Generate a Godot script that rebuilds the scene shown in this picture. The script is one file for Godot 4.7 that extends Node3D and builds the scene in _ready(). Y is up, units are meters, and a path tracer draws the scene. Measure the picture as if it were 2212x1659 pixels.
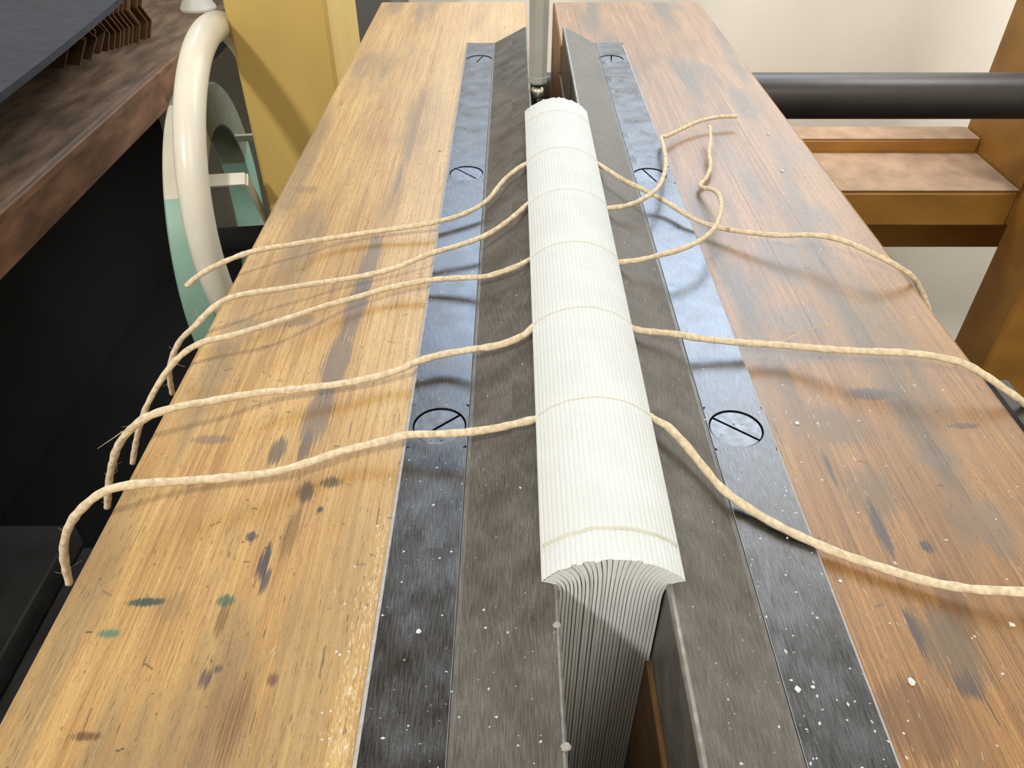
extends Node3D
# A backing press with a sewn book in its jaws. World: press top at y = 0, z runs along the press, metres.

var M := {}
var taken := {}
var uvx := 0.0
var uvz := 0.0
var uvw := 1.0
var uvl := 1.0

func V(x: float, y: float, z: float) -> Vector3:
	return Vector3(x, y, z)

# ---------- naming ----------
func numbered(called: String) -> String:
	var n: int = taken.get(called, 0)
	taken[called] = n + 1
	return called if n == 0 else "%s_%03d" % [called, n]

func thing(called: String, label: String, category: String, at := Vector3.ZERO, group := "") -> Node3D:
	var o := Node3D.new()
	o.name = numbered(called)
	add_child(o)
	o.position = at
	o.set_meta("label", label)
	o.set_meta("category", category)
	if group != "":
		o.set_meta("group", group)
	return o

func node(called: String, parent: Node3D) -> Node3D:
	var o := Node3D.new()
	o.name = called
	parent.add_child(o, true)
	return o

func obj(called: String, st: SurfaceTool, m: Material, parent: Node3D = null, label := "") -> MeshInstance3D:
	st.generate_normals()
	var o := MeshInstance3D.new()
	o.mesh = st.commit()
	o.material_override = m
	o.cast_shadow = GeometryInstance3D.SHADOW_CASTING_SETTING_ON
	if parent == null:
		o.name = numbered(called)
		add_child(o)
	else:
		o.name = called
		parent.add_child(o, true)
	if label != "":
		o.set_meta("label", label)
	return o

func tag(o: Node3D, label: String, category: String, group := "", kind := "") -> Node3D:
	o.set_meta("label", label)
	o.set_meta("category", category)
	if group != "":
		o.set_meta("group", group)
	if kind != "":
		o.set_meta("kind", kind)
	return o

func struct(called: String, st: SurfaceTool, m: Material, label: String) -> MeshInstance3D:
	var o := obj(called, st, m)
	o.set_meta("kind", "structure")
	o.set_meta("label", label)
	o.set_meta("category", called.get_slice("_", 0))
	return o

# ---------- shapes ----------
func begin(flat := true) -> SurfaceTool:
	var st := SurfaceTool.new()
	st.begin(Mesh.PRIMITIVE_TRIANGLES)
	st.set_smooth_group(-1 if flat else 0)
	return st

func map_uv(x0: float, z0: float, w: float, l: float) -> void:
	uvx = x0
	uvz = z0
	uvw = w
	uvl = l

func uv_of(p: Vector3, n: Vector3) -> Vector2:
	var a := n.abs()
	if a.y >= a.x and a.y >= a.z:
		return Vector2((p.x - uvx) / uvw, (p.z - uvz) / uvl)
	if a.x >= a.z:
		return Vector2((p.y + 0.013) / uvw, (p.z - uvz) / uvl)
	return Vector2((p.x - uvx) / uvw, (p.y + 0.5) / uvl)

func tri(st: SurfaceTool, a: Vector3, b: Vector3, c: Vector3) -> void:
	var n := (b - a).cross(c - a)
	st.set_uv(uv_of(a, n))
	st.add_vertex(a)
	st.set_uv(uv_of(c, n))
	st.add_vertex(c)
	st.set_uv(uv_of(b, n))
	st.add_vertex(b)

func quad(st: SurfaceTool, a: Vector3, b: Vector3, c: Vector3, d: Vector3) -> void:
	tri(st, a, b, c)
	tri(st, a, c, d)

# a box with chamfered edges along its longest axis and at its ends
func box(st: SurfaceTool, lo: Vector3, hi: Vector3, b := 0.002) -> void:
	b = minf(b, 0.4 * minf(hi.x - lo.x, minf(hi.y - lo.y, hi.z - lo.z)))
	var p := func(sx: int, sy: int, sz: int, k: int) -> Vector3:
		var q := Vector3(hi.x if sx > 0 else lo.x, hi.y if sy > 0 else lo.y, hi.z if sz > 0 else lo.z)
		if k != 0:
			q.x -= sx * b
		if k != 1:
			q.y -= sy * b
		if k != 2:
			q.z -= sz * b
		return q
	for s in [-1, 1]:
		var f := [[p.call(s, -1, -1, 0), p.call(s, 1, -1, 0), p.call(s, 1, 1, 0), p.call(s, -1, 1, 0)], [p.call(-1, s, -1, 1), p.call(-1, s, 1, 1), p.call(1, s, 1, 1), p.call(1, s, -1, 1)], [p.call(-1, -1, s, 2), p.call(1, -1, s, 2), p.call(1, 1, s, 2), p.call(-1, 1, s, 2)]]
		for q in f:
			if s > 0:
				quad(st, q[0], q[1], q[2], q[3])
			else:
				quad(st, q[3], q[2], q[1], q[0])
	for s in [-1, 1]:
		for t in [-1, 1]:
			var e := [[p.call(s, t, -1, 0), p.call(s, t, -1, 1), p.call(s, t, 1, 1), p.call(s, t, 1, 0)], [p.call(s, -1, t, 2), p.call(s, -1, t, 0), p.call(s, 1, t, 0), p.call(s, 1, t, 2)], [p.call(-1, s, t, 1), p.call(-1, s, t, 2), p.call(1, s, t, 2), p.call(1, s, t, 1)]]
			for q in e:
				if s * t > 0:
					quad(st, q[3], q[2], q[1], q[0])
				else:
					quad(st, q[0], q[1], q[2], q[3])
			for u in [-1, 1]:
				if s * t * u > 0:
					tri(st, p.call(s, t, u, 0), p.call(s, t, u, 1), p.call(s, t, u, 2))
				else:
					tri(st, p.call(s, t, u, 2), p.call(s, t, u, 1), p.call(s, t, u, 0))

func boxed(lo: Vector3, hi: Vector3, b := 0.002) -> SurfaceTool:
	var st := begin()
	box(st, lo, hi, b)
	return st

# a counter-clockwise outline in x and y, drawn out along z
func prism(st: SurfaceTool, outline: PackedVector2Array, z0: float, z1: float, steps := 1) -> void:
	var n := outline.size()
	for i in n:
		var a := outline[i]
		var b := outline[(i + 1) % n]
		for k in steps:
			var u := lerpf(z0, z1, float(k) / steps)
			var v := lerpf(z0, z1, float(k + 1) / steps)
			quad(st, V(a.x, a.y, u), V(b.x, b.y, u), V(b.x, b.y, v), V(a.x, a.y, v))
	var ix := Geometry2D.triangulate_polygon(outline)
	for k in range(0, ix.size(), 3):
		var a := outline[ix[k]]
		var b := outline[ix[k + 1]]
		var c := outline[ix[k + 2]]
		if (b - a).cross(c - a) < 0:
			var s := b
			b = c
			c = s
		tri(st, V(a.x, a.y, z1), V(b.x, b.y, z1), V(c.x, c.y, z1))
		tri(st, V(a.x, a.y, z0), V(c.x, c.y, z0), V(b.x, b.y, z0))

# a tube along points; lobes > 0 twists that many strands round the axis
func tube(st: SurfaceTool, pts: PackedVector3Array, r: float, sides := 12, lobes := 0, pitch := 0.007, taper := false, caps := true) -> void:
	var rings := []
	var t0 := (pts[1] - pts[0]).normalized()
	var side := t0.cross(Vector3.UP)
	if side.length() < 0.01:
		side = t0.cross(Vector3.RIGHT)
	side = side.normalized()
	var run := 0.0
	for i in pts.size():
		var t := (pts[mini(i + 1, pts.size() - 1)] - pts[maxi(i - 1, 0)]).normalized()
		side = (side - t * side.dot(t)).normalized()
		var up := t.cross(side)
		if i > 0:
			run += pts[i].distance_to(pts[i - 1])
		var ring := PackedVector3Array()
		var rr := r * (1.0 - 0.8 * float(i) / pts.size()) if taper else r
		if lobes > 0:
			rr *= 1.0 + 0.05 * sin(run * 317.0 + r * 3e5) + 0.03 * sin(run * 1310.0)
		for k in sides:
			var a := TAU * k / sides
			var q := rr
			if lobes > 0:
				q = rr * (0.92 + 0.13 * absf(cos(0.5 * (lobes * a - TAU * run / pitch * lobes))))
			ring.append(pts[i] + q * (cos(a) * side + sin(a) * up))
		rings.append(ring)
	for i in rings.size() - 1:
		for k in sides:
			var j := (k + 1) % sides
			quad(st, rings[i][k], rings[i][j], rings[i + 1][j], rings[i + 1][k])
	if caps:
		for k in range(1, sides - 1):
			tri(st, rings[0][0], rings[0][k + 1], rings[0][k])
			var l: PackedVector3Array = rings[rings.size() - 1]
			tri(st, l[0], l[k], l[k + 1])

# a smooth line through points, sampled every step metres
func smooth_line(points: Array, step := 0.001) -> PackedVector3Array:
	var c := Curve3D.new()
	c.bake_interval = step
	for i in points.size():
		var p: Vector3 = points[i]
		var a: Vector3 = points[maxi(i - 1, 0)]
		var b: Vector3 = points[mini(i + 1, points.size() - 1)]
		var d := (b - a).normalized()
		var before := p.distance_to(a) / 3.0
		var after := p.distance_to(b) / 3.0
		c.add_point(p, -d * before, d * after)
	return c.get_baked_points()

# a profile of (radius, height) turned round an axis through at
func lathe(st: SurfaceTool, profile: Array, frame: Transform3D, sides := 40) -> void:
	for i in profile.size() - 1:
		var p: Vector2 = profile[i]
		var q: Vector2 = profile[i + 1]
		for k in sides:
			var a := TAU * k / sides
			var b := TAU * (k + 1) / sides
			var A := frame * V(p.x * cos(a), p.y, p.x * sin(a))
			var B := frame * V(p.x * cos(b), p.y, p.x * sin(b))
			var C := frame * V(q.x * cos(b), q.y, q.x * sin(b))
			var D := frame * V(q.x * cos(a), q.y, q.x * sin(a))
			if p.x < 1e-6:
				tri(st, A, D, C)
			elif q.x < 1e-6:
				tri(st, A, D, B)
			else:
				quad(st, A, D, C, B)

# ---------- textures ----------
func noise_bytes(sd: int, freq: float, w: int, h: int, tw: int, th: int, octaves := 3) -> PackedByteArray:
	var n := FastNoiseLite.new()
	n.seed = sd
	n.noise_type = FastNoiseLite.TYPE_SIMPLEX_SMOOTH
	n.frequency = freq
	n.fractal_octaves = octaves
	var im := n.get_image(w, h, false, false, true)
	im.convert(Image.FORMAT_L8)
	if w != tw or h != th:
		im.resize(tw, th, Image.INTERPOLATE_CUBIC)
	return im.get_data()

func to_texture(w: int, h: int, d: PackedByteArray, fmt := Image.FORMAT_RGB8) -> ImageTexture:
	var im := Image.create_from_data(w, h, false, fmt, d)
	im.generate_mipmaps()
	return ImageTexture.create_from_image(im)

func bumps(w: int, h: int, d: PackedByteArray, depth: float) -> ImageTexture:
	var im := Image.create_from_data(w, h, false, Image.FORMAT_L8, d)
	im.bump_map_to_normal_map(depth)
	im.generate_mipmaps()
	return ImageTexture.create_from_image(im)

# the top of a cheek: staves side by side with grain along z, wear, ink and glue
func cheek_wood(sd: int, x0: float, width: float, z0: float, length: float, bands: Array, stain_share: float, stains: Array, dust: Array) -> StandardMaterial3D:
	var w := 1024
	var h := 2048
	var fine := noise_bytes(sd, 0.22, w, 96, w, h, 2)
	var mid := noise_bytes(sd + 1, 0.06, w, 48, w, h, 3)
	var wide := noise_bytes(sd + 2, 0.05, 128, 128, w, h, 4)
	var patch := noise_bytes(sd + 3, 0.011, 320, 320, w, h, 7)
	var pore := noise_bytes(sd + 4, 0.30, w, 420, w, h, 2)
	var grit := noise_bytes(sd + 5, 0.45, w, h, w, h, 1)
	var d := PackedByteArray()
	d.resize(w * h * 3)
	var bump := PackedByteArray()
	bump.resize(w * h)
	var edges := []
	for x in w:
		var wx := x0 + width * (x + 0.5) / w
		var b := 0
		while b < bands.size() - 1 and wx > bands[b][0]:
			b += 1
		edges.append(b)
	for x in w:
		var band: Array = bands[edges[x]]
		var lr: float = band[1].r * 255.0
		var lg: float = band[1].g * 255.0
		var lb: float = band[1].b * 255.0
		var dr: float = band[2].r * 255.0
		var dg: float = band[2].g * 255.0
		var db: float = band[2].b * 255.0
		var heavy: float = stain_share * float(band[3])
		for y in h:
			var i := y * w + x
			var f := fine[i] / 255.0
			var m := mid[i] / 255.0
			var q := wide[i] / 255.0
			var t := clampf(0.75 * (m - 0.5) + 0.78 * (f - 0.5) + 0.6 * (q - 0.5) + 0.60, 0.0, 1.0)
			var s := clampf((patch[i] / 255.0 * 0.65 + q * 0.2 + m * 0.15 - 0.53) * 6.0, 0.0, 1.0) * heavy
			s *= clampf(0.25 + 1.3 * f - 0.5 * m + grit[i] / 900.0, 0.1, 1.0)
			var r := lerpf(lerpf(dr, lr, t), 96.0, s)
			var g := lerpf(lerpf(dg, lg, t), 84.0, s)
			var bl := lerpf(lerpf(db, lb, t), 72.0, s)
			var e := 1.0
			var po := pore[i]
			if po > 172:
				e = 1.0 - minf((po - 172) / 60.0, 1.0) * 0.42 * (0.35 + q)
			var gr := (grit[i] - 128) * 0.10 * e
			d[3 * i] = int(clampf(r * e + gr, 0, 255))
			d[3 * i + 1] = int(clampf(g * e + gr, 0, 255))
			d[3 * i + 2] = int(clampf(bl * e + gr, 0, 255))
			bump[i] = int(clampf(90 + 60 * f + 40 * m - 90.0 * (1.0 - e) + (grit[i] - 128) * 0.15, 0, 255))
	for s in stains:   # [x, z, reach in x, reach in z, colour, strength, slant]
		var cx := int((s[0] - x0) / width * w)
		var cy := int((s[1] - z0) / length * h)
		var rx: float = s[2] / width * w
		var ry: float = s[3] / length * h
		var slant: float = s[6] if s.size() > 6 else 0.0
		var c: Color = s[4]
		var span := int(rx + absf(slant) * ry) + 2
		for y in range(maxi(cy - int(ry * 1.3) - 1, 0), mini(cy + int(ry * 1.3) + 2, h)):
			for x in range(maxi(cx - int(span * 1.3), 0), mini(cx + int(span * 1.3), w)):
				var i := y * w + x
				var dx := (x - cx - slant * (y - cy)) / rx
				var dy := (y - cy) / ry
				var o := dx * dx + dy * dy + (patch[i] + fine[i] * 0.8 + pore[i] * 0.5 - 294) / 150.0
				var k: float = clampf((1.0 - o) * 1.6, 0.0, 1.0) * s[5]
				if k > 0.0:
					d[3 * i] = int(lerpf(d[3 * i], c.r * 255, k))
					d[3 * i + 1] = int(lerpf(d[3 * i + 1], c.g * 255, k))
					d[3 * i + 2] = int(lerpf(d[3 * i + 2], c.b * 255, k))
	var rng := RandomNumberGenerator.new()
	rng.seed = sd
	for k in 1700:   # pits, nicks and cuts
		var x := rng.randi_range(2, w - 12)
		var y := rng.randi_range(2, h - 30)
		var across := rng.randf() < 0.45
		var n := rng.randi_range(2, 22) if rng.randf() < 0.3 else rng.randi_range(1, 5)
		var thick := rng.randi_range(1, 3)
		var tilt := rng.randf_range(-0.5, 0.5)
		var amount := rng.randf_range(0.25, 0.7)
		for j in n:
			for b in thick:
				var xx := clampi(x + (j if across else b + int(tilt * j * 0.4)), 0, w - 1)
				var yy := clampi(y + (int(j * tilt * 0.5) + b / 3 if across else j), 0, h - 1)
				var i := yy * w + xx
				d[3 * i] = int(lerpf(d[3 * i], 70, amount))
				d[3 * i + 1] = int(lerpf(d[3 * i + 1], 54, amount))
				d[3 * i + 2] = int(lerpf(d[3 * i + 2], 42, amount))
				bump[i] = int(bump[i] * 0.6)
	for a in dust:   # [x from, x to, z from, z to, how many]: pale flecks rubbed into the grain
		for k in a[4]:
			var x := int((rng.randf_range(a[0], a[1]) - x0) / width * w)
			var y := int((rng.randf_range(a[2], a[3]) - z0) / length * h)
			var n := rng.randi_range(1, 5)
			var step := rng.randf_range(-1.2, 1.2)
			for j in n:
				var xx := clampi(x + int(step * j), 0, w - 1)
				var yy := clampi(y + j, 0, h - 1)
				var i := yy * w + xx
				d[3 * i] = int(lerpf(d[3 * i], 232, 0.75))
				d[3 * i + 1] = int(lerpf(d[3 * i + 1], 226, 0.75))
				d[3 * i + 2] = int(lerpf(d[3 * i + 2], 210, 0.75))
	var mat := StandardMaterial3D.new()
	mat.albedo_texture = to_texture(w, h, d)
	mat.roughness = 0.45
	mat.metallic_specular = 0.65
	mat.normal_enabled = true
	mat.normal_texture = bumps(w, h, bump, 1.4)
	mat.normal_scale = 0.5
	return mat

# worn steel: fine scratches along z, pale scuffs, dust specks; clear is the colour of the plain metal
func steel(sd: int, dark: Color, scuff: Color, metal: float, rough: float, speck: float, scuffs: float) -> StandardMaterial3D:
	var w := 512
	var h := 1024
	var fine := noise_bytes(sd, 0.3, w, 64, w, h, 2)
	var cloud := noise_bytes(sd + 1, 0.03, 128, 256, w, h, 4)
	var speckle := noise_bytes(sd + 2, 0.20, w, 512, w, h, 2)
	var grit := noise_bytes(sd + 3, 0.5, w, h, w, h, 1)
	var d := PackedByteArray()
	d.resize(w * h * 3)
	var ro := PackedByteArray()
	ro.resize(w * h)
	var bump := PackedByteArray()
	bump.resize(w * h)
	for i in w * h:
		var c := cloud[i] / 255.0
		var f := fine[i] / 255.0
		var s := clampf((speckle[i] / 255.0 * 0.55 + grit[i] / 255.0 * 0.45 + (c - 0.5) * 0.14 - (0.69 - 0.1 * scuffs)) * 6.0, 0.0, 1.0) * scuffs
		var e := 0.72 + 0.38 * f + 0.25 * (c - 0.5)
		d[3 * i] = int(clampf(lerpf(dark.r * e, scuff.r, s) * 255, 0, 255))
		d[3 * i + 1] = int(clampf(lerpf(dark.g * e, scuff.g, s) * 255, 0, 255))
		d[3 * i + 2] = int(clampf(lerpf(dark.b * e, scuff.b, s) * 255, 0, 255))
		ro[i] = int(clampf((rough + 0.12 * (f - 0.5) + 0.2 * (c - 0.5) + 0.15 * s) * 255, 40, 255))
		bump[i] = int(clampf(110 + 40 * f + 30 * (grit[i] / 255.0 - 0.5) + 50 * s, 0, 255))
	var rng := RandomNumberGenerator.new()
	rng.seed = sd
	for k in int(speck):
		var x := rng.randi_range(1, w - 3)
		var y := rng.randi_range(1, h - 3)
		var big := rng.randi_range(1, 2)
		for a in big + 1:
			for b in big:
				var i := (y + b) * w + x + a
				for j in 3:
					d[3 * i + j] = int(lerpf(d[3 * i + j], 205.0 - 8 * j, 0.8))
				ro[i] = 220
	var m := StandardMaterial3D.new()
	m.albedo_texture = to_texture(w, h, d)
	m.metallic = metal
	m.roughness = 1.0
	m.roughness_texture = to_texture(w, h, ro, Image.FORMAT_L8)
	m.normal_enabled = true
	m.normal_texture = bumps(w, h, bump, 1.2)
	m.normal_scale = 0.22
	return m

# paint, plaster, card: a colour with cloudy variation, laid on from three sides
func plain(base: Color, vary: float, rough: float, scale := 3.0, sd := 5, stretch := Vector3.ONE, metal := 0.0) -> StandardMaterial3D:
	var w := 256
	var a := noise_bytes(sd, 0.02, w, w, w, w, 5)
	var d := PackedByteArray()
	d.resize(w * w * 3)
	for i in w * w:
		var e := 1.0 + vary * (a[i] / 255.0 - 0.5) * 2.0
		d[3 * i] = int(clampf(base.r * e * 255, 0, 255))
		d[3 * i + 1] = int(clampf(base.g * e * 255, 0, 255))
		d[3 * i + 2] = int(clampf(base.b * (1.0 + (e - 1.0) * 1.15) * 255, 0, 255))
	var m := StandardMaterial3D.new()
	m.albedo_texture = to_texture(w, w, d)
	m.roughness = rough
	m.metallic = metal
	m.uv1_triplanar = true
	m.uv1_world_triplanar = true
	m.uv1_scale = stretch * scale
	return m

func make_materials() -> void:
	var ink := Color(0.20, 0.20, 0.25)
	var green := Color(0.27, 0.38, 0.31)
	var grey := Color(0.42, 0.38, 0.36)
	var brown := Color(0.34, 0.24, 0.15)
	var lx := Color(0.80, 0.665, 0.43)
	var ld := Color(0.60, 0.45, 0.27)
	M.left_wood = cheek_wood(11, -0.0985, 0.11, -0.615, 0.675, [[-0.0455, lx, ld, 0.7], [1.0, Color(0.80, 0.675, 0.46), Color(0.65, 0.50, 0.30), 0.35]], 0.75, [
		[-0.0558, -0.1071, 0.0012, 0.006, ink, 0.8], [-0.0543, -0.1021, 0.0010, 0.004, ink, 0.7], [-0.0605, -0.1144, 0.0014, 0.0016, ink, 0.75], [-0.0509, -0.1285, 0.0022, 0.004, ink, 0.6],
		[-0.0452, -0.1316, 0.003, 0.002, ink, 0.6], [-0.0461, -0.1226, 0.0009, 0.001, ink, 0.9], [-0.0611, -0.1426, 0.002, 0.005, ink, 0.55], [-0.0542, -0.1444, 0.0015, 0.006, ink, 0.5],
		[-0.0782, -0.0968, 0.0042, 0.0011, Color(0.22, 0.27, 0.25), 0.95, -2.2], [-0.0614, -0.0970, 0.0024, 0.0016, green, 0.85], [-0.0835, -0.0890, 0.0026, 0.0012, Color(0.33, 0.46, 0.36), 0.9],
		[-0.0601, -0.0792, 0.0016, 0.003, ink, 0.65], [-0.0585, -0.0812, 0.0012, 0.0014, ink, 0.8], [-0.0783, -0.0676, 0.0036, 0.0010, brown, 0.75], [-0.0468, -0.0788, 0.0016, 0.0016, Color(0.35, 0.22, 0.18), 0.7],
		[-0.0608, -0.0923, 0.0013, 0.005, brown, 0.5], [-0.0726, -0.0956, 0.003, 0.004, Color(0.5, 0.42, 0.3), 0.4], [-0.0526, -0.0704, 0.004, 0.012, brown, 0.45], [-0.0514, -0.1157, 0.0022, 0.008, brown, 0.35],
		[-0.0510, -0.2410, 0.0034, 0.022, grey, 0.75], [-0.0513, -0.2110, 0.003, 0.018, grey, 0.75], [-0.0524, -0.1789, 0.0036, 0.014, grey, 0.75], [-0.0528, -0.1562, 0.004, 0.012, grey, 0.65], [-0.0486, -0.3071, 0.0018, 0.02, grey, 0.6], [-0.0806, -0.2004, 0.012, 0.004, grey, 0.35],
		[-0.0694, -0.2030, 0.006, 0.004, grey, 0.5], [-0.0805, -0.1470, 0.006, 0.0016, grey, 0.5], [-0.0863, -0.2981, 0.008, 0.004, Color(0.45, 0.36, 0.3), 0.4], [-0.0451, -0.3530, 0.0016, 0.001, ink, 0.4], [-0.0331, -0.3382, 0.0012, 0.0012, brown, 0.7],
	], [[-0.034, -0.029, -0.105, -0.055, 130], [-0.0315, -0.029, -0.12, -0.055, 130], [-0.095, -0.03, -0.4, -0.05, 60]])
	M.right_wood = cheek_wood(31, 0.029, 0.11, -0.615, 0.675, [[0.0955, Color(0.655, 0.49, 0.30), Color(0.455, 0.32, 0.185), 1.0], [0.1115, Color(0.635, 0.475, 0.295), Color(0.435, 0.31, 0.185), 1.0], [1.0, Color(0.665, 0.50, 0.315), Color(0.485, 0.35, 0.205), 0.8]], 1.1, [
		[0.0974, -0.2410, 0.012, 0.016, grey, 0.75], [0.1189, -0.2732, 0.008, 0.014, grey, 0.6], [0.0885, -0.2030, 0.014, 0.010, grey, 0.6], [0.0816, -0.1834, 0.02, 0.004, grey, 0.7], [0.1032, -0.1660, 0.008, 0.003, ink, 0.6], [0.1220, -0.1524, 0.005, 0.0014, ink, 0.5],
		[0.0869, -0.1524, 0.010, 0.010, Color(0.38, 0.33, 0.27), 0.6], [0.0884, -0.1288, 0.008, 0.010, Color(0.38, 0.33, 0.27), 0.6], [0.0863, -0.1171, 0.0016, 0.009, ink, 0.75], [0.0949, -0.1117, 0.0018, 0.002, ink, 0.8], [0.0807, -0.1368, 0.0012, 0.008, ink, 0.7],
		[0.0889, -0.0778, 0.003, 0.004, ink, 0.75], [0.0835, -0.0890, 0.0014, 0.007, ink, 0.75], [0.0888, -0.0858, 0.006, 0.01, Color(0.36, 0.32, 0.27), 0.7], [0.1120, -0.1185, 0.008, 0.01, grey, 0.6], [0.1092, -0.1401, 0.006, 0.005, grey, 0.6],
		[0.1256, -0.3366, 0.010, 0.02, Color(0.5, 0.42, 0.36), 0.5], [0.0981, -0.3366, 0.005, 0.03, grey, 0.35], [0.0946, -0.0968, 0.003, 0.01, brown, 0.5], [0.0776, -0.0704, 0.008, 0.008, brown, 0.5],
	], [[0.075, 0.135, -0.3, -0.06, 60], [0.071, 0.09, -0.2, -0.06, 50], [0.08, 0.12, -0.42, -0.2, 30]])
	M.strip = steel(51, Color(0.42, 0.425, 0.44), Color(0.66, 0.67, 0.69), 1.0, 0.36, 200, 0.35)
	M.jaw = steel(61, Color(0.435, 0.423, 0.405), Color(0.62, 0.605, 0.58), 0.4, 0.50, 120, 0.45)
	for k in ["strip", "jaw"]:
		M[k].uv1_scale = Vector3(1, 1, 1)
	M.bright = plain(Color(0.58, 0.57, 0.55), 0.14, 0.45, 60.0, 71, Vector3.ONE, 0.55)  # worn jaw edges, their highlight put into a paler metal colour
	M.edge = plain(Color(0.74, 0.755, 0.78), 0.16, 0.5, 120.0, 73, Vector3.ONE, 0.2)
	M.screw = plain(Color(0.43, 0.44, 0.46), 0.12, 0.38, 60.0, 72, Vector3.ONE, 1.0)
	M.paper = plain(Color(0.84, 0.86, 0.862), 0.02, 0.9, 12.0, 81)
	M.inner_paper = plain(Color(0.80, 0.785, 0.715), 0.05, 0.95, 30.0, 82)
	M.thread = plain(Color(0.80, 0.80, 0.75), 0.05, 0.9, 30.0, 83)
	M.cord = plain(Color(0.84, 0.78, 0.67), 0.16, 0.95, 90.0, 84)
	M.fibre = plain(Color(0.80, 0.72, 0.60), 0.05, 0.9, 40.0, 85)
	M.glue = plain(Color(0.62, 0.62, 0.59), 0.05, 0.35, 40.0, 86)
	M.ochre = plain(Color(0.80, 0.69, 0.40), 0.05, 0.55, 2.0, 91, Vector3(1, 0.3, 1))
	M.frame_paint = plain(Color(0.585, 0.41, 0.165), 0.10, 0.5, 3.0, 92, Vector3(0.5, 1, 1))
	M.dusty = plain(Color(0.64, 0.525, 0.42), 0.10, 0.8, 5.0, 93)
	M.black_steel = plain(Color(0.17, 0.155, 0.15), 0.12, 0.42, 8.0, 94)
	M.wall = plain(Color(0.93, 0.915, 0.875), 0.02, 0.85, 0.9, 95)
	M.ceiling = plain(Color(0.70, 0.69, 0.67), 0.02, 0.9, 0.9, 96)
	M.floor = plain(Color(0.05, 0.05, 0.052), 0.25, 0.7, 3.0, 97)
	M.bench = plain(Color(0.40, 0.32, 0.25), 0.30, 0.62, 9.0, 98, Vector3(1, 1, 0.3))
	M.bench_edge = plain(Color(0.44, 0.32, 0.24), 0.28, 0.6, 8.0, 99, Vector3(1, 1, 0.3))
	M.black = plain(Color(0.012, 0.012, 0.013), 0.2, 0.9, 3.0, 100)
	M.charcoal = plain(Color(0.24, 0.24, 0.24), 0.2, 0.7, 3.0, 101)
	M.navy = plain(Color(0.20, 0.215, 0.25), 0.15, 0.75, 9.0, 102)
	M.card = plain(Color(0.38, 0.275, 0.155), 0.15, 0.85, 9.0, 103)
	M.enamel = plain(Color(0.90, 0.89, 0.84), 0.02, 0.28, 6.0, 104)
	M.mint = plain(Color(0.53, 0.68, 0.62), 0.05, 0.4, 8.0, 105)
	M.drum_white = plain(Color(0.78, 0.77, 0.70), 0.04, 0.45, 8.0, 106)
	M.olive = plain(Color(0.45, 0.47, 0.40), 0.08, 0.5, 8.0, 112)  # darker drum green, the shade is put into the colour
	M.rod = plain(Color(0.65, 0.66, 0.64), 0.04, 0.5, 10.0, 107, Vector3.ONE, 0.25)
	M.chrome = plain(Color(0.85, 0.84, 0.80), 0.02, 0.2, 10.0, 108, Vector3.ONE, 0.9)
	M.cabinet = plain(Color(0.36, 0.36, 0.36), 0.05, 0.6, 3.0, 109)
	M.stand = plain(Color(0.40, 0.28, 0.17), 0.2, 0.7, 5.0, 110, Vector3(1, 0.3, 1))
	M.cup = plain(Color(0.80, 0.80, 0.78), 0.03, 0.4, 8.0, 111)

func glow(c: Color, e: float) -> StandardMaterial3D:
	var m := StandardMaterial3D.new()
	m.albedo_color = Color(0.9, 0.9, 0.9)
	m.emission_enabled = true
	m.emission = c
	m.emission_energy_multiplier = e
	return m

# a flat lamp: housing, glowing diffuser and an area light of its size just in front
func panel_lamp(called: String, label: String, at: Vector3, towards: Vector3, size: Vector2, c: Color, energy: float, shown: float, up := Vector3.FORWARD) -> void:
	var t := thing(called, label, "lamp", at)
	t.look_at_from_position(at, at + towards, up)
	obj("housing", boxed(V(-size.x / 2 - 0.02, -size.y / 2 - 0.02, 0.004), V(size.x / 2 + 0.02, size.y / 2 + 0.02, 0.045), 0.004), M.cabinet, t)
	obj("diffuser", boxed(V(-size.x / 2, -size.y / 2, 0.0), V(size.x / 2, size.y / 2, 0.004), 0.001), glow(c, shown), t)
	var l := AreaLight3D.new()
	l.name = "light"
	l.area_size = size
	l.light_color = c
	l.light_energy = energy
	l.area_normalize_energy = true
	l.area_range = 8.0
	l.area_attenuation = 2.0
	l.shadow_enabled = true
	t.add_child(l, true)
	l.position = V(0, 0, -0.004)

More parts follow.
